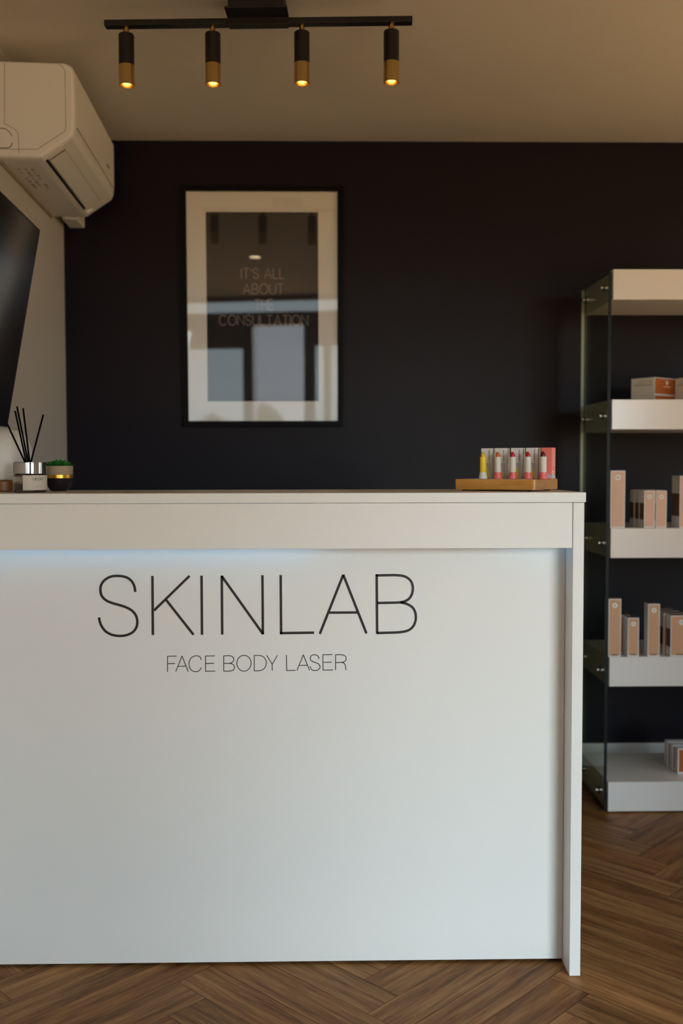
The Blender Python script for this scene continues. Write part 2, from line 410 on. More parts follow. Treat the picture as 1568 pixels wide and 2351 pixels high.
# ------------------------------------------------------------------ reception desk
YD = 2.204; YP = 2.272; DX0, DX1 = -.89, .579
desk = thing('reception_desk', 'white reception desk with large thin black lettering on its front', 'reception desk', (0, YD, 0))
def R(y): return y-YD
m = M['melamine']
obj('counter_top', MB().box(DX0-.004, .5825, -.001, .345, 1.0775, 1.0995, 0), [m], desk, bevel=.0012)
cs = obj('counter_surface', MB().box(DX0-.003, .5815, .0005, .344, 1.0992, 1.0998), [M['melamine_top']], desk)
cs['label'] = 'glossy top face of the counter'
obj('apron', MB().box(DX0+.026, .5527, .0005, .018, .9757, 1.0768), m, desk, bevel=.0008)
ep = [(0, .0005), (.62, .0005), (.62, .735), (.33, .735), (.33, 1.0768), (0, 1.0768)]
obj('end_panel', MB().prism(ep, 'x', .5542, .579), m, desk, bevel=.001)
obj('end_panel', MB().prism(ep, 'x', DX0, DX0+.0248), m, desk, bevel=.001)
fp = obj('front_panel', MB().box(DX0+.026, .5534, R(YP), R(YP)+.018, .007, 1.0765), m, desk)
obj('work_surface', MB().box(DX0+.026, .5534, R(YP)+.019, .62, .7355, .76), m, desk, bevel=.001)
obj('plinth', MB().box(DX0+.03, .55, R(YP)+.03, R(YP)+.05, .0005, .06), M['ink'], desk)
o = obj('led_strip', MB().box(DX0+.03, -.02, R(YP)-.012, R(YP)-.001, 1.005, 1.010), M['blue_led'], desk); o['label'] = 'blue glowing light strip under the apron'
o = obj('led_strip', MB().box(.42, .55, R(YP)-.012, R(YP)-.001, 1.005, 1.010), M['blue_led_dim'], desk)

# lettering traced as strokes lying on the front panel
def cropP(x, y): q = atY(200+x/1.96, 1290+y/1.96, YP); return (q.x, q.z)
O0 = Vector((0, R(YP), 0)); AX = Vector((1, 0, 0)); AZ = Vector((0, 0, 1)); NN = Vector((0, -1, 0))
def strokes(mb, L, w):
    for s in L: mb.ribbon([cropP(*p) for p in s], w, O0, AX, AZ, NN, .0006)
Sx = [(217, 135), (212, 108), (198, 84), (175, 69), (140, 63), (105, 67), (78, 83), (63, 105), (60, 130), (66, 153), (84, 172), (110, 184), (140, 193), (172, 203), (200, 218), (219, 240), (226, 268), (221, 296), (203, 318), (175, 330), (145, 333), (112, 328), (84, 313), (66, 290), (57, 268), (54, 250)]
big = [smoothpts(Sx),
       [(294, 63), (296, 329)], [(301, 219), (461, 63)], [(355, 170), (479, 328)],
       [(515, 62), (517, 328)],
       [(606, 62), (608, 327)], [(605, 63), (792, 325)], [(789, 60), (791, 326)],
       [(871, 59), (873, 325)], [(868, 320.5), (1021, 318.5)],
       [(1152.5, 58), (1047, 324)], [(1152.5, 58), (1257, 322)], [(1090, 228.5), (1217, 227.5)],
       [(1303, 56), (1305, 321)], smoothpts([(1300, 61), (1350, 60), (1395, 60), (1430, 66), (1455, 84), (1465, 110), (1463, 140), (1450, 164), (1425, 179), (1395, 183), (1350, 184), (1306, 185)]),
       smoothpts([(1410, 182), (1440, 190), (1464, 205), (1477, 230), (1478, 262), (1467, 290), (1445, 308), (1410, 316), (1360, 318.5), (1302, 320)])]
mb = MB(); strokes(mb, big, .0058); l = obj('lettering', mb, M['ink'], fp); l['label'] = 'large thin black capital letters'
sm = [[(362, 424), (362, 495)], [(361, 425), (402, 424)], [(362, 458), (396, 457)],
      [(427, 423), (399, 494)], [(427, 423), (455, 493)], [(409, 470), (446, 469)],
      smoothpts([(514, 441), (509, 429), (497, 423), (482, 424), (466, 435), (459, 456), (462, 476), (473, 490), (490, 494), (505, 489), (514, 475)]),
      [(533, 423), (533, 493)], [(532, 424), (575, 423)], [(533, 457), (571, 456)], [(532, 492), (577, 491)],
      [(615, 422), (615, 492)], smoothpts([(614, 423), (640, 422), (654, 427), (660, 438), (655, 450), (641, 456), (615, 456)]), smoothpts([(641, 456), (656, 461), (663, 473), (658, 486), (642, 491), (614, 491)]),
      smoothpts(arc(706, 456, 32, 35.5, 0, 360, 24)),
      [(752, 420), (752, 491)], smoothpts([(751, 421), (775, 421), (794, 428), (805, 445), (805, 464), (796, 481), (778, 489), (751, 490)]),
      [(808, 420), (833, 461)], [(857, 420), (833, 461)], [(833, 460), (833, 490)],
      [(897, 419), (898, 490)], [(897, 489), (938, 488)],
      [(973, 418), (944, 489)], [(973, 418), (1001, 488)], [(955, 466), (992, 465)],
      smoothpts([(1044, 436), (1038, 423), (1025, 418), (1011, 421), (1004, 433), (1009, 445), (1025, 452), (1041, 459), (1048, 471), (1042, 484), (1027, 489), (1011, 485), (1002, 470)]),
      [(1061, 418), (1062, 488)], [(1060, 418), (1104, 417)], [(1062, 452), (1100, 451)], [(1061, 487), (1106, 486)],
      [(1118, 417), (1118, 487)], smoothpts([(1117, 418), (1145, 418), (1160, 423), (1166, 435), (1160, 447), (1146, 452), (1118, 453)]), smoothpts([(1143, 452), (1156, 456), (1162, 466), (1163, 478), (1166, 487)])]
mb = MB(); strokes(mb, sm, .0018); l = obj('tagline_lettering', mb, M['ink'], fp); l['label'] = 'small thin black line of capital letters'

# ------------------------------------------------------------------ stroke font
G = {
 'A': (.70, [[(0, 0), (.35, 1), (.70, 0)], [(.11, .33), (.59, .33)]]),
 'B': (.58, [[(0, 0), (0, 1)], [(0, 1)]+arc(.30, .75, .22, .25, 90, -90, 8)+[(0, .5)], [(.3, .5)]+arc(.32, .25, .26, .25, 90, -90, 8)+[(0, 0)]]),
 'C': (.72, [arc(.38, .5, .38, .5, 40, 320, 18)]),
 'E': (.50, [[(.5, 1), (0, 1), (0, 0), (.5, 0)], [(0, .52), (.45, .52)]]),
 'F': (.50, [[(.5, 1), (0, 1), (0, 0)], [(0, .52), (.45, .52)]]),
 'H': (.60, [[(0, 0), (0, 1)], [(.6, 0), (.6, 1)], [(0, .52), (.6, .52)]]),
 'I': (.04, [[(.02, 0), (.02, 1)]]),
 'L': (.46, [[(0, 1), (0, 0), (.46, 0)]]),
 'M': (.80, [[(0, 0), (0, 1), (.4, .1), (.8, 1), (.8, 0)]]),
 'N': (.62, [[(0, 0), (0, 1), (.62, 0), (.62, 1)]]),
 'O': (.80, [arc(.4, .5, .4, .5, 0, 360, 22)]),
 'R': (.58, [[(0, 0), (0, 1)], [(0, 1)]+arc(.30, .74, .24, .26, 90, -90, 8)+[(0, .48)], [(.3, .48), (.54, 0)]]),
 'S': (.56, [smoothpts([(.53, .76), (.47, .92), (.28, 1), (.09, .92), (.03, .76), (.10, .6), (.28, .51), (.46, .42), (.55, .26), (.47, .08), (.28, 0), (.08, .08), (.01, .25)], 3)]),
 'T': (.58, [[(0, 1), (.58, 1)], [(.29, 1), (.29, 0)]]),
 'U': (.60, [[(0, 1)]+arc(.3, .3, .3, .3, 180, 360, 12)+[(.6, 1)]]),
 "'": (.04, [[(.02, 1), (.02, .72)]]), ' ': (.25, [])}
def text(mb, s, x0, x1, z0, z1, w, o, ax, az, nn, th=.0004, mi=0, gap=.17):
    tot = sum(G[c][0]+gap for c in s)-gap; k = (x1-x0)/tot; x = x0; h = z1-z0
    for c in s:
        for st in G[c][1]: mb.ribbon([(x+p[0]*k, z0+p[1]*h) for p in st], w, o, ax, az, nn, th, mi)
        x += (G[c][0]+gap)*k

# ------------------------------------------------------------------ framed poster
tl = atY(416, 430, YW-.02); br = atY(788, 978.5, YW-.02)
pw = br.x-tl.x; ph = tl.z-br.z; TILT = math.radians(1.6)
pos = thing('framed_poster', 'black framed poster with cream mount and grey wording on dark wall', 'picture', ((tl.x+br.x)/2, YW-.004, br.z))
pos.rotation_euler = (TILT, 0, 0)
# local: x centre, z from 0 (bottom), y: 0 = back; front at -y
W2 = pw/2; fw = .0205
mb = MB()
for (x0, x1, z0, z1) in ((-W2, W2, 0, fw), (-W2, W2, ph-fw, ph), (-W2, -W2+fw, fw, ph-fw), (W2-fw, W2, fw, ph-fw)): mb.box(x0, x1, -.024, 0, z0, z1)
obj('frame', mb, M['frame'], pos, bevel=.001)
def PL(px, py):  # photo pixel -> poster-local x,z
    q = atY(px, py, YW-.02); return (q.x-(tl.x+br.x)/2, q.z-br.z)
ix0, iz1 = PL(473.5, 489); ix1, iz0 = PL(731.5, 921)
mb = MB(); e = fw-.002
for (x0, x1, z0, z1) in ((-W2+e, W2-e, e, iz0), (-W2+e, W2-e, iz1, ph-e), (-W2+e, ix0, iz0, iz1), (ix1, W2-e, iz0, iz1)): mb.box(x0, x1, -.0135, -.012, z0, z1)
obj('mount_board', mb, M['mat_board'], pos)
pr = obj('print', MB().box(ix0-.01, ix1+.01, -.0118, -.010, iz0-.01, iz1+.01), M['print'], pos)
mb = MB()
for (s, a, b, t, bt) in (("IT'S ALL", 554, 653, 617, 640.5), ('ABOUT', 559, 651, 652.5, 676), ('THE', 585, 627, 688, 711.5), ('CONSULTATION', 504, 707, 724, 747)):
    x0, z1 = PL(a, t); x1, z0 = PL(b, bt); text(mb, s, x0, x1, z0, z1, .0042, Vector((0, -.0119, 0)), AX, AZ, NN, .0003)
l = obj('wording', mb, M['print_text'], pr); l['label'] = "grey words IT'S ALL ABOUT THE CONSULTATION"
mb = MB(); mb.add([(-W2+e, -.0175, e), (W2-e, -.0175, e), (W2-e, -.0175, ph-e), (-W2+e, -.0175, ph-e)], [(0, 1, 2, 3)])
obj('picture_glass', mb, M['poster_glass'], pos, fix=False)

# ------------------------------------------------------------------ air conditioner on the left wall
ac = thing('air_conditioner', 'off-white wall air conditioner high in the corner above the television', 'air conditioner', lw(0, 0, 0), BETA)
# local: x=u out of wall, y=-v, z
v0, v1 = .87, .18
prof = [(.001, 2.352), (.195, 2.350), (.212, 2.343), (.2215, 2.326), (.222, 2.16), (.219, 2.128), (.211, 2.112), (.125, 2.052), (.112, 2.049), (.001, 2.051)]
def shr(p, k, c=(.11, 2.2)): return (c[0]+(p[0]-c[0])*k, c[1]+(p[1]-c[1])*k)
prof = [(max(.001, u), z-.0235 if z > 2.3 else z) for u, z in prof]
mb = MB(); n = len(prof); rings = [(v0, .955), (v0-.008, .985), (v0-.02, 1.), (v1+.02, 1.), (v1+.008, .985), (v1, .955)]
vs = [];
for (v, k) in rings:
    for p in prof:
        q = shr(p, k); vs.append((max(.001, q[0]) if p[0] > .002 else .001, -v, q[1]))
fs = [(r*n+i, r*n+(i+1) % n, (r+1)*n+(i+1) % n, (r+1)*n+i) for r in range(5) for i in range(n)]
mb.add(vs, fs, 0, False); mb.add(vs, [tuple(range(n)), tuple(range(5*n, 6*n))[::-1]])
obj('casing', mb, M['ac'], ac, bevel=.004, seg=3)
def flat(mb, pts, v, w, th=.0012, mi=0):   # stroke on the near end face
    mb.ribbon([(q[0], q[1]) for q in pts], w, Vector((0, -v, 0)), Vector((1, 0, 0)), Vector((0, 0, 1)), Vector((0, -1, 0)), th, mi)
mb = MB()
flat(mb, [(.0245, 2.320), (.0215, 2.148), (.053, 2.130), (.060, 2.122), (.062, 2.064)], v0, .0012, .0004)
flat(mb, [(.178, 2.318), (.190, 2.312), (.196, 2.300), (.196, 2.136), (.193, 2.129), (.113, 2.076), (.004, 2.075)], v0, .0013, .0004)
s = obj('end_cover_seam', mb, M['ac_seam'], ac); s['label'] = 'fine seam lines around the end cover'
mb = MB()
flat(mb, smoothpts([(.006, 2.134), (.022, 2.133), (.034, 2.125), (.0425, 2.112)]), v0, .002, .0005)
flat(mb, smoothpts([(.0425, 2.094), (.040, 2.085), (.030, 2.079), (.006, 2.0785)]), v0, .002, .0005)
obj('knockout_marks', mb, M['ac_dark'], ac)
# chamfer face frame: from B=(.125,2.052) to A=(.211,2.112)
Bc = Vector((.125, 0, 2.052)); Ac = Vector((.211, 0, 2.112)); cd = (Ac-Bc).normalized(); cn = Vector((cd.z, 0, -cd.x)); cl = (Ac-Bc).length
def cbox(mb, a0, a1, va, vb, d0, d1):
    v = []
    for d in (d0, d1):
        for vv in (va, vb):
            for aa in (a0, a1): q = Bc+cd*aa+cn*d; v.append((q.x, -vv, q.z))
    mb.add(v, [(0, 2, 3, 1), (4, 5, 7, 6), (0, 1, 5, 4), (2, 6, 7, 3), (0, 4, 6, 2), (1, 3, 7, 5)])
mb = MB(); cbox(mb, .004, .013, v0-.035, v1+.10, -.002, .0006)
obj('air_slot', mb, M['ac_dark'], ac)
mb = MB(); cbox(mb, .016, .072, v0-.045, v1+.10, -.001, .0035)
fl = obj('outlet_flap', mb, M['ac'], ac, bevel=.001)
mb = MB(); cbox(mb, .070, .0712, v0-.05, v1+.09, -.001, .0039); cbox(mb, .0165, .0705, v0-.0462, v0-.0448, -.001, .0039)
obj('flap_seam', mb, M['ac_seam'], fl)
mb = MB(); mb.tube((Bc.x+.008, -(v1+.075), Bc.z-.000), (Bc.x+.03, -(v1+.07), Bc.z+.012), .005)
obj('hinge_cap', mb, M['ac'], ac)
# front panel seam, sensor mark
mb = MB(); mb.box(.2215, .2228, -(v0-.03), -(v1+.03), 2.147, 2.1485); obj('front_panel_seam', mb, M['ac_seam'], ac)
mb = MB(); mb.box(.2218, .2229, -.345, -.305, 2.188, 2.196); obj('indicator_window', mb, M['ac_seam'], ac)
mb = MB()
for i in range(7):
    for j in range(3):
        if random.random() < .8:
            a0 = .03+j*.02; l_ = random.uniform(.010, .026); mb.box(a0, a0+random.uniform(.003, .011), -(v0-.10-i*.032), -(v0-.10-l_-i*.032), 2.0488, 2.0494)
obj('rating_sticker', mb, mat('faded_grey_print', (.42, .37, .30), .7), ac)
mb = MB(); mb.box(.024, .082, -(v1-.03), -.012, 2.052, 2.2)
obj('pipe_cover', mb, M['ac'], ac, bevel=.006)
mb = MB(); mb.box(.001, .006, -(v0-.02), -(v1+.03), 2.040, 2.056); obj('wall_plate', mb, mat('grey_brown_plate', (.34, .28, .2), .7), ac)

# ------------------------------------------------------------------ television
tv = thing('television', 'black flat television tilted down on the left wall', 'television', lw(0, 0, 0), BETA)
vt = 1.0; ut, zt, ub, zb = .150, 1.8155, .051, 1.270
Lt = .96
def tvp(f, d):  # f: 0 bottom..1 top, d depth behind front
    dx, dz = ut-ub, zt-zb; ln = math.hypot(dx, dz); nx, nz = dz/ln, -dx/ln
    return (ub+dx*f-nx*d, zb+dz*f-nz*d)
def tvprism(mb, f0, f1, d0, d1, va, vb):
    pts = [tvp(f0, d0), tvp(f1, d0), tvp(f1, d1), tvp(f0, d1)]
    mb.prism([(x, z) for x, z in pts], 'y', -va, -vb)
mb = MB(); tvprism(mb, 0, 1, .0, .012, vt, vt+Lt); obj('bezel', mb, M['bezel'], tv, bevel=.0015)
mb = MB(); tvprism(mb, .02, .985, -.0006, .002, vt+.009, vt+Lt-.009); obj('screen', mb, M['screen'], tv)
mb = MB(); tvprism(mb, .12, .72, .0125, .034, vt+.12, vt+Lt-.12); obj('rear_housing', mb, M['bezel'], tv, bevel=.004)
mb = MB(); mb.box(.001, .012, -(vt+.62), -(vt+.34), 1.45, 1.62); q = tvp(.55, .03)
mb.box(.012, q[0], -(vt+.40), -(vt+.37), 1.52, 1.56); mb.box(.012, q[0], -(vt+.59), -(vt+.56), 1.52, 1.56)
obj('wall_bracket', mb, M['black'], tv)

# ------------------------------------------------------------------ ceiling spotlight bar
pL = Vector((-.5745, 2.695, 2.318)); pR = Vector((.2345, 2.661, 2.318))
dv = (pR-pL); th = math.atan2(dv.y, dv.x); Lb = dv.length; mid = (pL+pR)/2
tr = thing('ceiling_spotlight_bar', 'black ceiling light bar with four black and brass tubular spotlights', 'ceiling light', (mid.x, mid.y, 0), th)
obj('bar', MB().box(-Lb/2, Lb/2, -.013, .013, 2.318, 2.333), M['black'], tr, bevel=.0008)
cxx = (-.248-.090)/2-mid.x
obj('canopy', MB().box(cxx-.072, cxx+.072, -.066, .03, 2.337, ZC-.0003).box(cxx-.0805, cxx+.0805, -.072, .036, 2.333, 2.337), M['black'], tr, bevel=.0008)
obj('joining_sleeve', MB().box(cxx-.078, cxx+.078, -.0145, .0145, 2.3155, 2.334), M['black'], tr, bevel=.0008)
def lamp(px):
    q = atY(px, 60, 2.68); x = (q.x-mid.x)/math.cos(th)
    R0 = .0203
    b = obj('lamp_head', MB().lathe([(0, 2.2995), (.012, 2.2995), (R0-.002, 2.2995), (R0, 2.2975), (R0, 2.219), (R0-.001, 2.219)], 40), M['black'], tr, loc=(x, 0, 0))
    obj('stem', MB().lathe([(0, 2.3175), (.0075, 2.3175), (.0075, 2.309), (.0068, 2.309), (.0068, 2.299)], 20), [M['brass']], b)
    obj('brass_sleeve', MB().lathe([(R0-.001, 2.219), (R0+.0003, 2.2185), (R0+.0003, 2.167), (R0-.0012, 2.1665), (R0-.0015, 2.168), (R0-.0018, 2.205), (0, 2.209)], 48, mi=0), [M['brass']], b)
    obj('bulb', MB().lathe([(0, 2.177), (.006, 2.178), (.010, 2.183), (.0115, 2.190), (.010, 2.20), (.006, 2.207)], 24), M['bulb'], b)
for px in (287.5, 488, 693, 897.5): lamp(px)
dn = thing('recessed_downlight', 'small round lit downlight in the ceiling, seen only as a reflection', 'ceiling light', (-.45, .86, ZC))
obj('trim_ring', MB().lathe([(.035, -.001), (.045, -.004), (.048, -.0005)], 32), M['skirt'], dn)
obj('lens', MB().lathe([(0, -.002), (.035, -.0015)], 32), M['downlight'], dn)

# ------------------------------------------------------------------ shelving unit
YS = 3.2675; XS = .9465; SW = .85; SD = .335
su = thing('display_shelving', 'white floating box shelves between glass side panels against dark wall', 'shelving unit', (XS, YS, 0))
tops = [.1034, .5243, .9534, 1.3776, 1.8012]
for k, z in enumerate(tops):
    obj('shelf', MB().box(0, SW, 0, SD, z-.0985 if k else .004, z), M['shelf'], su, bevel=.0015)
for side in (0, 1):
    gx = -.0155 if side == 0 else SW+.0055
    mb = MB(); y0, y1 = -.001, SD+.004; z0, z1 = .008, 1.792
    v = [(x, y, z) for z in (z0, z1) for y in (y0, y1) for x in (gx, gx+.010)]
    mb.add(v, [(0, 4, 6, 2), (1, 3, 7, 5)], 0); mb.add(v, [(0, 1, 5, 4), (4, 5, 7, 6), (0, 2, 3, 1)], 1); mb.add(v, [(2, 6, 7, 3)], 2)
    gp = obj('glass_side_panel', mb, [M['shelf_glass'], M['glass_edge'], M['glass_edge_painted_lit']], su)
    for z in tops:
        for yy in (.05, SD-.05):
            zz = z-.052 if z > .2 else .062
            if side == 0: a, b, c = -.028, .0, -.021
            else: a, b, c = SW+.028, SW, SW+.0185
            bt = obj('bolt', MB().tube((a, yy, zz), (b, yy, zz), .0065, 14), M['steel'], gp)
            x0 = gx-.0022 if side == 0 else gx+.0102
            obj('washer', MB().tube((x0, yy, zz), (x0+.002, yy, zz), .012, 20), M['black'], gp)

# ------------------------------------------------------------------ cartons on the shelves
def carton(name, w, d, h, face, side=None, strip=None, dot=True, border=.0028, low=False):
    """upright carton; local origin: front-left-bottom corner; front faces -y"""
    r = thing(name, '', 'box')
    obj('carton_body', MB().box(0, w, 0, d, 0, h), M['pearl'], r, bevel=.0006)
    mb = MB(); mb.box(border, w-border, -.0004, 0, border*1.6, h-border); fcp = obj('printed_face', mb, face, r)
    if dot:
        rr = min(.0095, w*.21); mb = MB(); mb.disc((w/2, -.0004, h-.012-rr*1.1), (0, -1, 0), rr, .0003, 24, 0); mb.disc((w/2, -.0007, h-.012-rr*1.1), (0, -1, 0), rr*.3, .0002, 12, 1)
        obj('round_emblem', mb, [M['circle'], M['greydot']], fcp)
    mb = MB()
    if side == 'band': mb.box(-.0004, 0, .002, d-.002, h*.22, h*.66); pass
    if low: mb.box(w*.25, w*.75, -.0006, -.0003, border*1.6, border*1.6+.004)
    if mb.v: obj('side_print', mb, M['brownp'], r)
    if low: obj('top_print', MB().box(.002, w-.002, .002, d-.002, h, h+.0003), M['brownp'], r)
    return r
def px2x(px, Y): return atY(px, 1100, Y).x
def setl(o, label, group=None):
    o['label'] = label
    if group: o['group'] = group
    return o
zb = tops
# third shelf from the floor (z .9534)
Yf = YS+.006
def pw_(p0, p1, Y): return px2x(p1, Y)-px2x(p0, Y)
def shelfx(px, Y, z): return atY(px, 1075-(z-CAMH)*2286/Y, Y).x
z3 = tops[2]+.0004
x0 = shelfx(1401.5, YS+.003, 1.05); x1 = shelfx(1435, YS+.003, 1.05)
c = carton('skincare_carton', x1-x0, .05, .190, M['peach']); c.location = (x0, YS+.003, z3)
setl(c, 'tall narrow peach carton at the left end of the third shelf from the floor')
G3 = 'small peach cartons in rows on the third shelf'
x0 = shelfx(1478.5, Yf, 1.0); x1 = shelfx(1503.5, Yf, 1.0); xb = shelfx(1505.5, Yf, 1.0)
c = carton('skincare_carton', x1-x0, .046, .124, M['peach'], 'band'); c.location = (x0, Yf, z3)
setl(c, 'front left carton of the paired small peach cartons on third shelf', G3)
dup(c, (xb, Yf, z3), 0, 'front right carton of the paired small peach cartons on third shelf')
for k in (1, 2):
    for q, (xx, nm) in enumerate(((x0, 'left'), (xb, 'right'))):
        dup(c, (xx-(.001*k if k == 1 else .003), Yf+.049*k, z3), 0, 'small peach carton %s behind the front %s one of the pair' % (('directly', 'second')[k-1], nm))
x0 = shelfx(1560, Yf, 1.0)
c = carton('skincare_carton', .055, .075, .172, M['peach'], 'band'); c.location = (x0, Yf, z3)
setl(c, 'peach carton cut off by the right edge of photo on third shelf')
# second shelf (z .5243)
z2 = tops[1]+.0004
x0 = shelfx(1396.5, YS+.003, .6); x1 = shelfx(1425.5, YS+.003, .6)
c = carton('skincare_carton', x1-x0, .045, .194, M['tan'], None, low=True); c.location = (x0, YS+.003, z2)
setl(c, 'tallest tan carton at the left end of the second shelf from floor')
G2 = 'short narrow tan cartons on the second shelf'
x0 = shelfx(1441, YS+.006, .6); x1 = shelfx(1467, YS+.006, .6)
c = carton('skincare_carton', x1-x0, .05, .130, M['tan'], low=True); c.location = (x0, YS+.006, z2)
setl(c, 'short narrow tan carton beside the tallest one on second shelf', G2)
dup(c, (x0-.012, YS+.006+.055, z2), 0, 'short carton half hidden behind the short narrow tan one')
x0 = shelfx(1487, YS+.006, .6); x1 = shelfx(1514.5, YS+.006, .6)
c = carton('skincare_carton', x1-x0, .04, .176, M['tan'], low=True); c.location = (x0, YS+.006, z2)
setl(c, 'medium tan carton in the middle of the second shelf from floor')
x0 = shelfx(1539.5, YS+.006, .6)
G4 = 'wide tan cartons in a row on the second shelf'
c = carton('skincare_carton', .075, .045, .137, M['tan'], 'band', low=True); c.location = (x0, YS+.006, z2)
setl(c, 'front wide tan carton at the right edge of second shelf', G4)
for k, nm in ((1, 'second'), (2, 'third'), (3, 'rearmost')):
    dup(c, (x0-.004*k-.003, YS+.006+.050*k, z2+.0), 0, '%s wide carton in the row behind the front wide tan one' % nm)
# bottom shelf
z1 = tops[0]+.0004
G1 = 'flat orange cartons in a row on the bottom shelf'
x0 = atY(1555.5, 1780, 3.35).x
c = carton('skincare_carton', .11, .03, .088, M['orange'], dot=False, border=.0045); c.location = (x0, 3.35, z1)
setl(c, 'front orange carton of the row on the bottom shelf', G1)
dup(c, (x0-.0035, 3.35+.042, z1), 0, 'middle orange carton of the row on the bottom shelf')
dup(c, (x0-.007, 3.35+.084, z1), 0, 'rear orange carton of the row on the bottom shelf')
# fourth shelf: turned flat cartons, stacked
z4 = tops[3]+.0004
cr_ = atY(1502.5, 900, 3.46)
def flatbox(h, lab, loc, rz):
    r = thing('cream_carton', lab, 'box', loc, rz, 'flat orange and white cartons on the fourth shelf')
    w, d = .150, .095
    obj('carton_body', MB().box(0, w, 0, d, 0, h), M['pearl'], r, bevel=.0006)
    obj('printed_face', MB().box(.003, w-.003, -.0004, 0, .003, h-.003), M['orange'], r)
    if h > .05:
        mb = MB(); mb.disc((w/2, -.0004, h*.72), (0, -1, 0), .0075, .0003); mb.box(w*.36, w*.64, -.0007, -.0004, h*.47, h*.51); obj('emblem', mb, M['circle'], r)
        mb = MB(); mb.box(-.0004, 0, .01, d-.012, h*.55, h*.60); mb.box(-.0004, 0, .01, d-.02, h*.68, h*.71); mb.box(-.0004, 0, .01, d-.03, h*.8, h*.83); obj('side_print', mb, M['greydot'], r)
    return r
flatbox(.030, 'lower thin orange carton under another on the fourth shelf', (cr_.x, 3.46, z4), math.radians(38))
flatbox(.0595, 'upper orange and white carton stacked on the fourth shelf', (cr_.x, 3.46, z4+.0304), math.radians(38))
flatbox(.0595, 'orange carton at the right photo edge beside the stacked pair', (cr_.x+.135, 3.44, z4+.0304), math.radians(25))
flatbox(.030, 'thin orange carton under the one at the right photo edge', (cr_.x+.135, 3.44, z4), math.radians(25))

# ------------------------------------------------------------------ oak board with lipsticks
PHI = math.radians(-32)     # board long axis: to the left it runs away from the camera
zb0 = 1.0999
nc = atY(1231, 1110, 2.27)
wb = thing('wooden_board', 'thick oak board carrying lipsticks at the right end of counter', 'display board', (nc.x, nc.y, zb0), PHI)
BL, BD, BT0, BT1 = .203, .150, .0032, .0280
# local x: towards right end (0 at right end), so board spans x -BL..0, y 0..BD
pts = []
rc = .012
for (cx_, cy_, a0) in ((-rc, rc, -90), (-.003, BD-.003, 0), (-BL+.003, BD-.003, 90), (-BL+.003, .003, 180)):
    r_ = rc if a0 == -90 else .003
    for i in range(7): a_ = math.radians(a0+90*i/6); pts.append((cx_+r_*math.cos(a_), cy_+r_*math.sin(a_)))
mb = MB(); mb.prism(pts, 'z', BT0, BT1)
for i in range(len(mb.mi)): pass
bo = obj('board', mb, [M['oak'], M['oak_end']], wb, bevel=.0008)
for pl in bo.data.polygons:
    if pl.normal.x > .75: pl.material_index = 1
for (a_, b_) in ((-.02, .02), (-BL+.02, .02), (-.02, BD-.02), (-BL+.02, BD-.02)): obj('rubber_foot', MB().lathe([(0, 0), (.008, 0), (.008, BT0), (0, BT0)], 16, (a_, b_, 0)), M['black'], wb)
zt_ = zb0+BT1+.0003
def onboard(px, yb):   # world point of pixel column px on the line y_local=yb of the board
    for i in range(4001):
        xl = -BL+BL*1.1*i/4000
        w = Vector((nc.x+xl*math.cos(PHI)-yb*math.sin(PHI), nc.y+xl*math.sin(PHI)+yb*math.cos(PHI), zt_))
        # project column
        r = Vector((w.x, w.y, w.z-CAMH)); xr = r.x*math.cos(YAW)-r.y*math.sin(YAW); yr = r.x*math.sin(YAW)+r.y*math.cos(YAW)
        dd = yr*math.cos(PITCH)-r.z*math.sin(PITCH)
        if CX+F*xr/dd >= px: return w
    return w
mb = MB(); mb.box(-BL+.022, -.018, .006, .115, BT1+.0001, BT1+.0005)
pc = obj('paper_sheet', mb, M['paper'], None, loc=(nc.x, nc.y, zb0), rot=(0, 0, PHI)); tag(pc, 'thin pale pink paper sheet under the lipsticks on the oak board', 'paper')
zt_ += .0004
def lipstick(lab, loc, tube, base, bullet, k=1.):
    r = thing('lipstick', lab, 'lipstick', loc, PHI, 'lipsticks standing open on the oak board')
    obj('base_cap', MB().lathe([(0, 0), (.0098, 0), (.0100, .0015), (.0098, .008), (.0086, .0088), (.0084, .0155), (0, .0155)], 32), base, r)
    obj('tube', MB().lathe([(0, .0155), (.0074, .0155), (.0076, .016), (.0076, .0512), (.0070, .0516), (.0062, .0516), (.0060, .049)], 32), tube, r)
    R_ = .0056; mb = MB(); n = 28; prof = [(R_, .049), (R_, .0535)]
    vs = []; f = []
    hs = [0, .0, .25, .45, .62, .76, .87, .95, .99]
    m_ = 0
    for ii, t in enumerate([0, .35, .6, .78, .9, .97, 1.0]):
        rad = R_*math.sqrt(max(0, 1-(max(0, t-.35)/.65)**3.2)) if t < 1 else .0001
        for i in range(n):
            a = 2*PI*i/n; x = rad*math.cos(a); y = rad*math.sin(a)
            z = .049+.0145*t
            z -= max(0, x)*.9*t      # slanted tip
            vs.append((x, y, z))
        m_ += 1
    f = [(q*n+i, q*n+(i+1) % n, (q+1)*n+(i+1) % n, (q+1)*n+i) for q in range(m_-1) for i in range(n)]
    mb.add(vs, f, 0, True)
    obj('bullet', mb, bullet, r)
cols = [('yellow lipstick with yellow tube and white base, leftmost on the board', M['yellow'], M['tubewhite'], mat('yellow_balm', (.78, .48, .03), .3)),
        ('orange lipstick with grey tube and coral base beside the yellow one', M['tubewhite'], M['coral'], mat('orange_lip', (.62, .12, .04), .3)),
        ('pinkish red lipstick with grey tube in the middle of the five', M['tubewhite'], M['coral'], mat('rose_lip', (.48, .012, .035), .28)),
        ('bright red lipstick with grey tube left of the dark one', M['tubewhite'], M['coral'], mat('red_lip', (.42, .004, .012), .28)),
        ('dark burgundy lipstick with grey tube in front of coral carton', M['tubewhite'], M['coral'], mat('burgundy_lip', (.11, .008, .012), .25))]
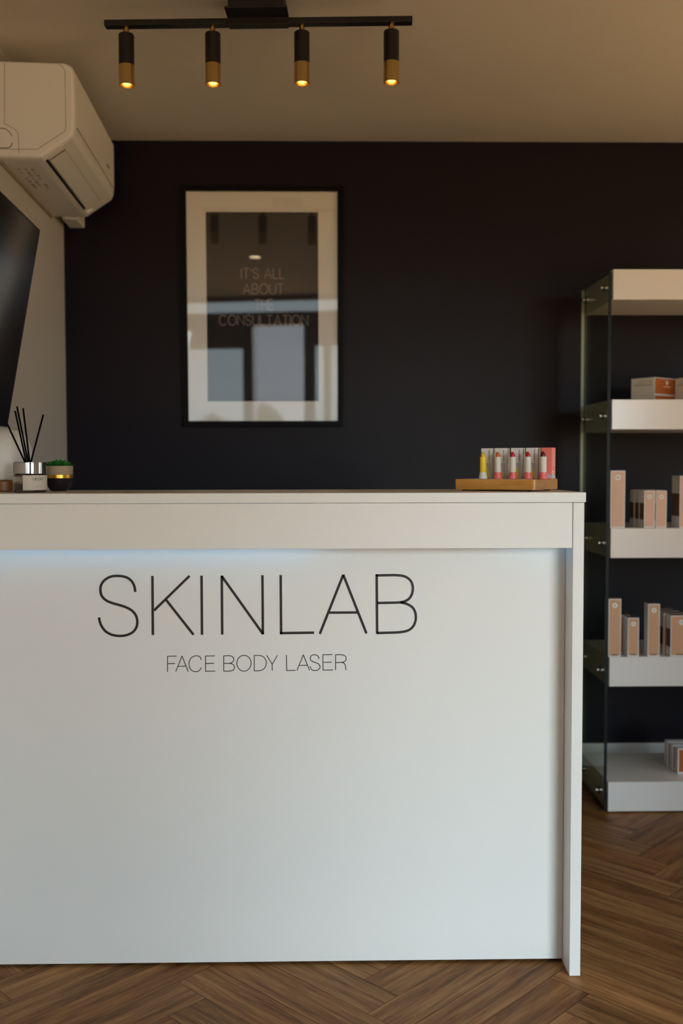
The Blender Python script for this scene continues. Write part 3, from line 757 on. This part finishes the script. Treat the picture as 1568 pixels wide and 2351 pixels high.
for px, (lab, t_, b_, bu) in zip((1109, 1143, 1177.3, 1212, 1247), cols):
    q = onboard(px, .020 if px < 1240 else .020); lipstick(lab, (q.x, q.y, zt_), t_, b_, bu)
# cartons behind the lipsticks
def lipbox(lab, loc, coral):
    w, d, h = .0262, .0262, .0725
    r = thing('lipstick_carton', lab, 'box', loc, PHI, 'lipstick cartons behind the lipsticks')
    cm = M['carton_coral'] if coral else M['carton']
    obj('carton_body', MB().box(0, w, 0, d, 0, h), cm, r, bevel=.0007)
    mb = MB()
    if not coral:
        mb.add([(w*.46, -.0003, h*.52), (w*.95, -.0003, h*.52), (w*.95, -.0003, h*.02), (w*.90, -.0003, h*.02)], [(0, 3, 2, 1)], 0)
        mb.add([(.0008, -.0003, h*.88), (.0008, -.0003, h*.02), (w*.86, -.0003, h*.02), (w*.42, -.0003, h*.52)], [(0, 1, 2, 3)], 1)
        mb.add([(.0004, -.0003, h*.97), (.0004, -.0003, h*.72), (w*.08, -.0003, h*.84)], [(0, 1, 2)], 1)
        obj('printed_triangles', mb, [M['carton_grey'], M['carton_yellow']], r, fix=False)
    else:
        mb.add([(w*.05, -.0003, h*.30), (w*.98, -.0003, h*.10), (w*.98, -.0003, h*.02), (w*.05, -.0003, h*.02)], [(0, 3, 2, 1)], 0)
        mb.add([(w+.0003, .0004, h*.27), (w+.0003, d-.0004, h*.08), (w+.0003, d-.0004, h*.02), (w+.0003, .0004, h*.02)], [(0, 3, 2, 1)], 0)
        for k in range(11):
            z = h*(.93-k*.05)
            mb.add([(w+.0003, .004, z), (w+.0003, d-.003-.002*(k % 3), z), (w+.0003, d-.003-.002*(k % 3), z-.0009), (w+.0003, .004, z-.0009)], [(0, 3, 2, 1)], 1)
        for k in range(3):
            mb.disc((w+.0001, .007+k*.005, h*.24), (1, 0, 0), .0018, .0003, 12, 1)
        obj('printed_text_lines', mb, [M['carton_grey'], M['rosy']], r, fix=False)
    mb = MB()
    if not coral:
        # vertical wording read upwards: along +z, letters' up is -x
        text(mb, 'ALBUS', h*.55, h*.74, 0, .0022, .0005, Vector((w*.84, -.0002, 0)), Vector((0, 0, 1)), Vector((-1, 0, 0)), NN, .0002)
        text(mb, 'FLORA', h*.77, h*.94, 0, .0022, .0005, Vector((w*.84, -.0002, 0)), Vector((0, 0, 1)), Vector((-1, 0, 0)), NN, .0002)
        l = obj('wording', mb, M['ink'], r); l['label'] = 'tiny black vertical wording'
    return r
for px, lab, co in ((1104.5, 'white lipstick carton behind the yellow lipstick, leftmost of the five', False), (1137, 'white lipstick carton behind the orange lipstick', False),
                    (1172.5, 'white lipstick carton behind the middle pinkish red lipstick', False), (1207, 'white lipstick carton behind the bright red lipstick', False), (1241.5, 'coral lipstick carton at the right end behind the dark lipstick', True)):
    q = onboard(px, .040); lipbox(lab, (q.x, q.y, zt_), co)

# ------------------------------------------------------------------ reed diffuser
zc = 1.1001
dq = atY(68.5, 1100, 2.318)
rd = thing('reed_diffuser', 'round glass reed diffuser with chrome collar and black reeds', 'diffuser', (dq.x, 2.318, zc))
rr = .0385
obj('bottle', MB().lathe([(0, 0), (rr-.003, 0), (rr, .002), (rr, .038), (rr-.003, .0415), (.030, .0425), (.030, .046), (.026, .046), (.026, .042), (rr-.004, .039), (rr-.0035, .036), (rr-.0035, .006), (rr-.006, .0045), (0, .0045)], 64), M['glass'], rd)
obj('fragrance_oil', MB().lathe([(0, .0047), (rr-.0062, .0047), (rr-.0037, .0065), (rr-.0037, .020), (0, .020)], 64), M['oil'], rd)
obj('collar', MB().lathe([(rr-.0015, .0430), (rr-.0005, .0435), (rr-.0005, .0685), (rr-.0015, .0695), (.014, .0695), (.014, .050)], 64), M['chrome'], rd)
va = math.radians(-90)-math.atan2(dq.x, 2.318)*-1
# label wraps the camera-facing right part of the bottle
def lab_ang(px): # angle on the cylinder for an apparent offset
    t = max(-1, min(1, (px-68.5)/38.5)); return math.asin(t)
face = math.atan2(-2.318, -dq.x)     # direction from the bottle towards the camera
a0 = face+lab_ang(53); a1 = face+math.radians(84)
lb = obj('label', MB().lathe([(rr+.0003, .0055), (rr+.0003, .0395)], 32, a0=a0, a1=a1), M['label'], rd)
mb = MB()
def cyltext(mb, s, p0, p1, z0, z1, w):
    tmp = MB(); x0 = lab_ang(p0); x1 = lab_ang(p1)
    text(tmp, s, x0*rr, x1*rr, z0, z1, w, Vector((0, 0, 0)), AX, AZ, NN, .0001)
    R1 = rr+.0005
    mb.add([((R1-v[1])*math.cos(face+v[0]/rr), (R1-v[1])*math.sin(face+v[0]/rr), v[2]) for v in tmp.v], tmp.f)
cyltext(mb, 'NEOM', 74.5, 96.5, .0285, .0335, .0008)
cyltext(mb, 'IIIII III IIIII', 74, 96.5, .0262, .0272, .0003)
cyltext(mb, 'III II', 82, 90.5, .0150, .0160, .0005); cyltext(mb, 'IIIIIIII', 80, 92, .0120, .0128, .0003)
l = obj('label_wording', mb, M['ink'], lb); l['label'] = 'black capitals over tiny print'
for (tx, ty, bx, dy) in ((16.5, 973, 61, -.01), (34.5, 943, 62, -.004), (39, 933.5, 65, .006), (53, 937.5, 69, .0), (99.5, 952, 69.5, .006)):
    A_ = atY(tx, ty, 2.318+dy*2)-Vector((dq.x, 2.318, zc)); B_ = Vector(((bx-68.5)*.001, dy*.5, .066))
    B2 = B_+(B_-A_)*(.055/(B_-A_).length); obj('reed', MB().tube(A_, B2, .0021, 10), M['reed'], rd)

# ------------------------------------------------------------------ potted succulent
pq = atY(135.5, 1100, 2.432)
ps = thing('potted_succulent', 'small green succulent in black and beige pot with gold band', 'potted plant', (pq.x, 2.432, zc))
rp = .0335; s_ = 1/940.
obj('bowl', MB().lathe([(0, 0), (.017, 0), (.020, .0015), (.0265, .010), (.0312, .020), (rp, .0315), (rp-.002, .0315)], 48), M['black_glaze'], ps)
obj('gold_band', MB().lathe([(rp-.001, .0315), (rp+.0003, .0317), (rp+.0003, .0395), (rp-.001, .0397)], 48), M['gold_band'], ps)
obj('rim', MB().lathe([(rp-.001, .0397), (rp, .0399), (rp, .0605), (rp-.0008, .0612), (rp-.003, .0612), (rp-.003, .054), (0, .054)], 48), M['concrete'], ps)
mb = MB()
def leaf(mb, az, el, ln, wd, z0, r0):
    dirv = Vector((math.cos(az)*math.cos(el), math.sin(az)*math.cos(el), math.sin(el)))
    side = Vector((-math.sin(az), math.cos(az), 0)); up = side.cross(dirv)*-1
    o = Vector((math.cos(az)*r0, math.sin(az)*r0, z0)); vs = []; K = 7
    for i in range(K+1):
        t = i/K; w = wd*(math.sin(PI*min(t*.80+.10, 1))**.8)*(1 if t < .8 else (1-(t-.8)/.2*.9)); c = o+dirv*ln*t+up*(t*t*.003)
        thk = .0022*(1-t*.7)
        vs += [c-side*w, c+up*thk*.2-side*w*.5, c+up*-.0, c+side*w*.5+up*thk*.2, c+side*w, c-up*thk]
    f = []
    for i in range(K):
        for j in range(6): f.append((i*6+j, i*6+(j+1) % 6, (i+1)*6+(j+1) % 6, (i+1)*6+j))
    mb.add(vs, f, 0, True); mb.add(vs, [tuple(range(6)), tuple(range(K*6, K*6+6))])
for (cx_, cy_, sc) in ((.0, .0, 1.), (-.019, .003, .8), (.018, -.002, .85), (.004, .016, .7)):
    tmp = MB()
    for ring, (cnt, el, ln) in enumerate(((7, .25, .020), (6, .65, .017), (5, 1.05, .014), (3, 1.35, .010))):
        for i in range(cnt): leaf(tmp, 2*PI*i/cnt+ring*.5+random.uniform(-.2, .2), el+random.uniform(-.1, .1), ln*random.uniform(.9, 1.1), .0058*(1-ring*.12), 0, .002)
    mb.add([(v[0]*sc+cx_, v[1]*sc+cy_, v[2]*sc+.0585) for v in [(q[0]*1.12, q[1]*1.12, q[2]*1.35) for q in tmp.v]], tmp.f, 0, True)
obj('leaves', mb, M['leaf'], ps)

# ------------------------------------------------------------------ white ribbed ornament on wooden base
wq = atY(14, 1100, 2.42)
wo = thing('aroma_lamp', 'white ribbed rounded aroma lamp on reddish wooden base at left edge', 'lamp', (wq.x, 2.42, zc))
obj('wooden_base', MB().lathe([(0, 0), (.045, 0), (.047, .002), (.047, .0245), (.045, .0265), (0, .0265)], 48), M['walnut'], wo, bevel=.001)
prof = []
for i in range(33):
    t = i/32; z = .0270+t*.127
    r = .0615*math.sin(PI*(.14+.86*t)**.93)**.62 if t < .99 else .006
    prof.append((max(r, .004), z))
prof = [(.020, .0268), (.045, .027)]+[(.0615*(max(0, 1-abs((z-.0268-.052)/.0755)**2.6))**.5, z) for z in [.030+i*.1235/40 for i in range(41)]]
prof = [(max(r, .003), z) for r, z in prof]
obj('ribbed_shade', MB().lathe(prof, 288, rib=lambda a, z: .005*math.sin(48*(a+z*9))), M['white_glaze'], wo)

# ------------------------------------------------------------------ light
SKY, SKY_LOBE, SUN = 1.7, 17.2, 17.
sc = bpy.context.scene
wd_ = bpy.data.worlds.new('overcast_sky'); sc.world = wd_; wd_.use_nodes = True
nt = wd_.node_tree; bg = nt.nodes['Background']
tc = nt.nodes.new('ShaderNodeTexCoord'); sp = nt.nodes.new('ShaderNodeSeparateXYZ'); cr = nt.nodes.new('ShaderNodeValToRGB')
nt.links.new(tc.outputs['Generated'], sp.inputs[0]); nt.links.new(sp.outputs['Z'], cr.inputs[0])
e = cr.color_ramp.elements; e[0].position = 0; e[0].color = (.88, .935, 1., 1); e[1].position = .6; e[1].color = (.66, .79, .97, 1)
ns = nt.nodes.new('ShaderNodeTexNoise'); ns.inputs['Scale'].default_value = 3.; ns.inputs['Detail'].default_value = 5
mpg = nt.nodes.new('ShaderNodeMapping'); mpg.inputs['Scale'].default_value = (1, 1, 5); nt.links.new(tc.outputs['Generated'], mpg.inputs[0]); nt.links.new(mpg.outputs[0], ns.inputs['Vector'])
mm = nt.nodes.new('ShaderNodeMixRGB'); mm.blend_type = 'MULTIPLY'; mm.inputs[0].default_value = .35
nt.links.new(cr.outputs[0], mm.inputs[1]); nt.links.new(ns.outputs['Fac'], mm.inputs[2])
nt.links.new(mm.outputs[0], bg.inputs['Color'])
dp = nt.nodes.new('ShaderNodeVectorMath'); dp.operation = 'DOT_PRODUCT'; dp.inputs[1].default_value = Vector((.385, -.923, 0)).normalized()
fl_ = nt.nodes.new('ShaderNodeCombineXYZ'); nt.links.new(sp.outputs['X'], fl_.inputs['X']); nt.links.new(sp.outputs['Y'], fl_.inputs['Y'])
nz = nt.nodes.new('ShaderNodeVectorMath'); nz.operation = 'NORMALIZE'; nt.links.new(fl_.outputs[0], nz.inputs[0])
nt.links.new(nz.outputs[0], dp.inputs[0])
mr = nt.nodes.new('ShaderNodeMapRange'); mr.interpolation_type = 'SMOOTHSTEP'  # bright azimuth band added to the sky to light the desk's right side
mr.inputs['From Min'].default_value = .960; mr.inputs['From Max'].default_value = .994; mr.inputs['To Min'].default_value = SKY; mr.inputs['To Max'].default_value = SKY_LOBE
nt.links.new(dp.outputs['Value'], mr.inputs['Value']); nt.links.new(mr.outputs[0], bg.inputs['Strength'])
sl = bpy.data.lights.new('sun', 'SUN'); sl.energy = SUN; sl.color = (1., .86, .68); sl.angle = .01
so = bpy.data.objects.new('sun', sl); C.objects.link(so); so.rotation_euler = (math.radians(-28), 0, 0)
so.rotation_euler = Vector((0.0, -math.cos(math.radians(62)), -math.sin(math.radians(62)))).to_track_quat('-Z', 'Y').to_euler()
def portal(s0, s1, z0, z1):
    l = bpy.data.lights.new('window_portal', 'AREA'); l.shape = 'RECTANGLE'; l.size = s1-s0; l.size_y = z1-z0
    o = bpy.data.objects.new('window_portal', l); C.objects.link(o)
    o.location = Vector(fr((s0+s1)/2, .005, (z0+z1)/2)); o.rotation_euler = (math.radians(90), 0, FA)
    # area lights shine along local -Z; rotate so that it points into the room
    o.rotation_euler = (math.radians(90), 0, FA)
    l.cycles.is_portal = True
portal(SL, D0-.085, .16, 1.946); portal(D0, D1, 0, 2.126); portal(D1+.07, .16, .16, 1.96); portal(1.05, 2.30, .16, 1.96); portal(SL, .6, 2.222, 2.356)
l = bpy.data.lights.new('window_portal', 'AREA'); l.shape = 'RECTANGLE'; l.size = RW[1]-RW[0]; l.size_y = RW[3]-RW[2]; l.cycles.is_portal = True
o = bpy.data.objects.new('window_portal', l); C.objects.link(o); o.location = (XR-.005, (RW[0]+RW[1])/2, (RW[2]+RW[3])/2)
o.rotation_euler = (math.radians(90), 0, math.radians(90))

# ------------------------------------------------------------------ camera
cam = bpy.data.cameras.new('camera'); co = bpy.data.objects.new('camera', cam); C.objects.link(co)
fw_ = ray(CX, CY); rt = ray(CX+F, CY)-fw_; up = ray(CX, CY-F)-fw_
mw = Matrix(((rt.x, up.x, -fw_.x, 0), (rt.y, up.y, -fw_.y, 0), (rt.z, up.z, -fw_.z, CAMH), (0, 0, 0, 1)))
co.matrix_world = mw
cam.sensor_fit = 'VERTICAL'; cam.sensor_height = 36; cam.lens = F/2351*36
cam.dof.use_dof = True; cam.dof.focus_distance = 2.27; cam.dof.aperture_fstop = 2.6
cam.clip_start = .05
sc.camera = co
vs_ = sc.view_settings; vs_.view_transform = 'Standard'; vs_.look = 'None'; vs_.gamma = 1; vs_.exposure = 0.5
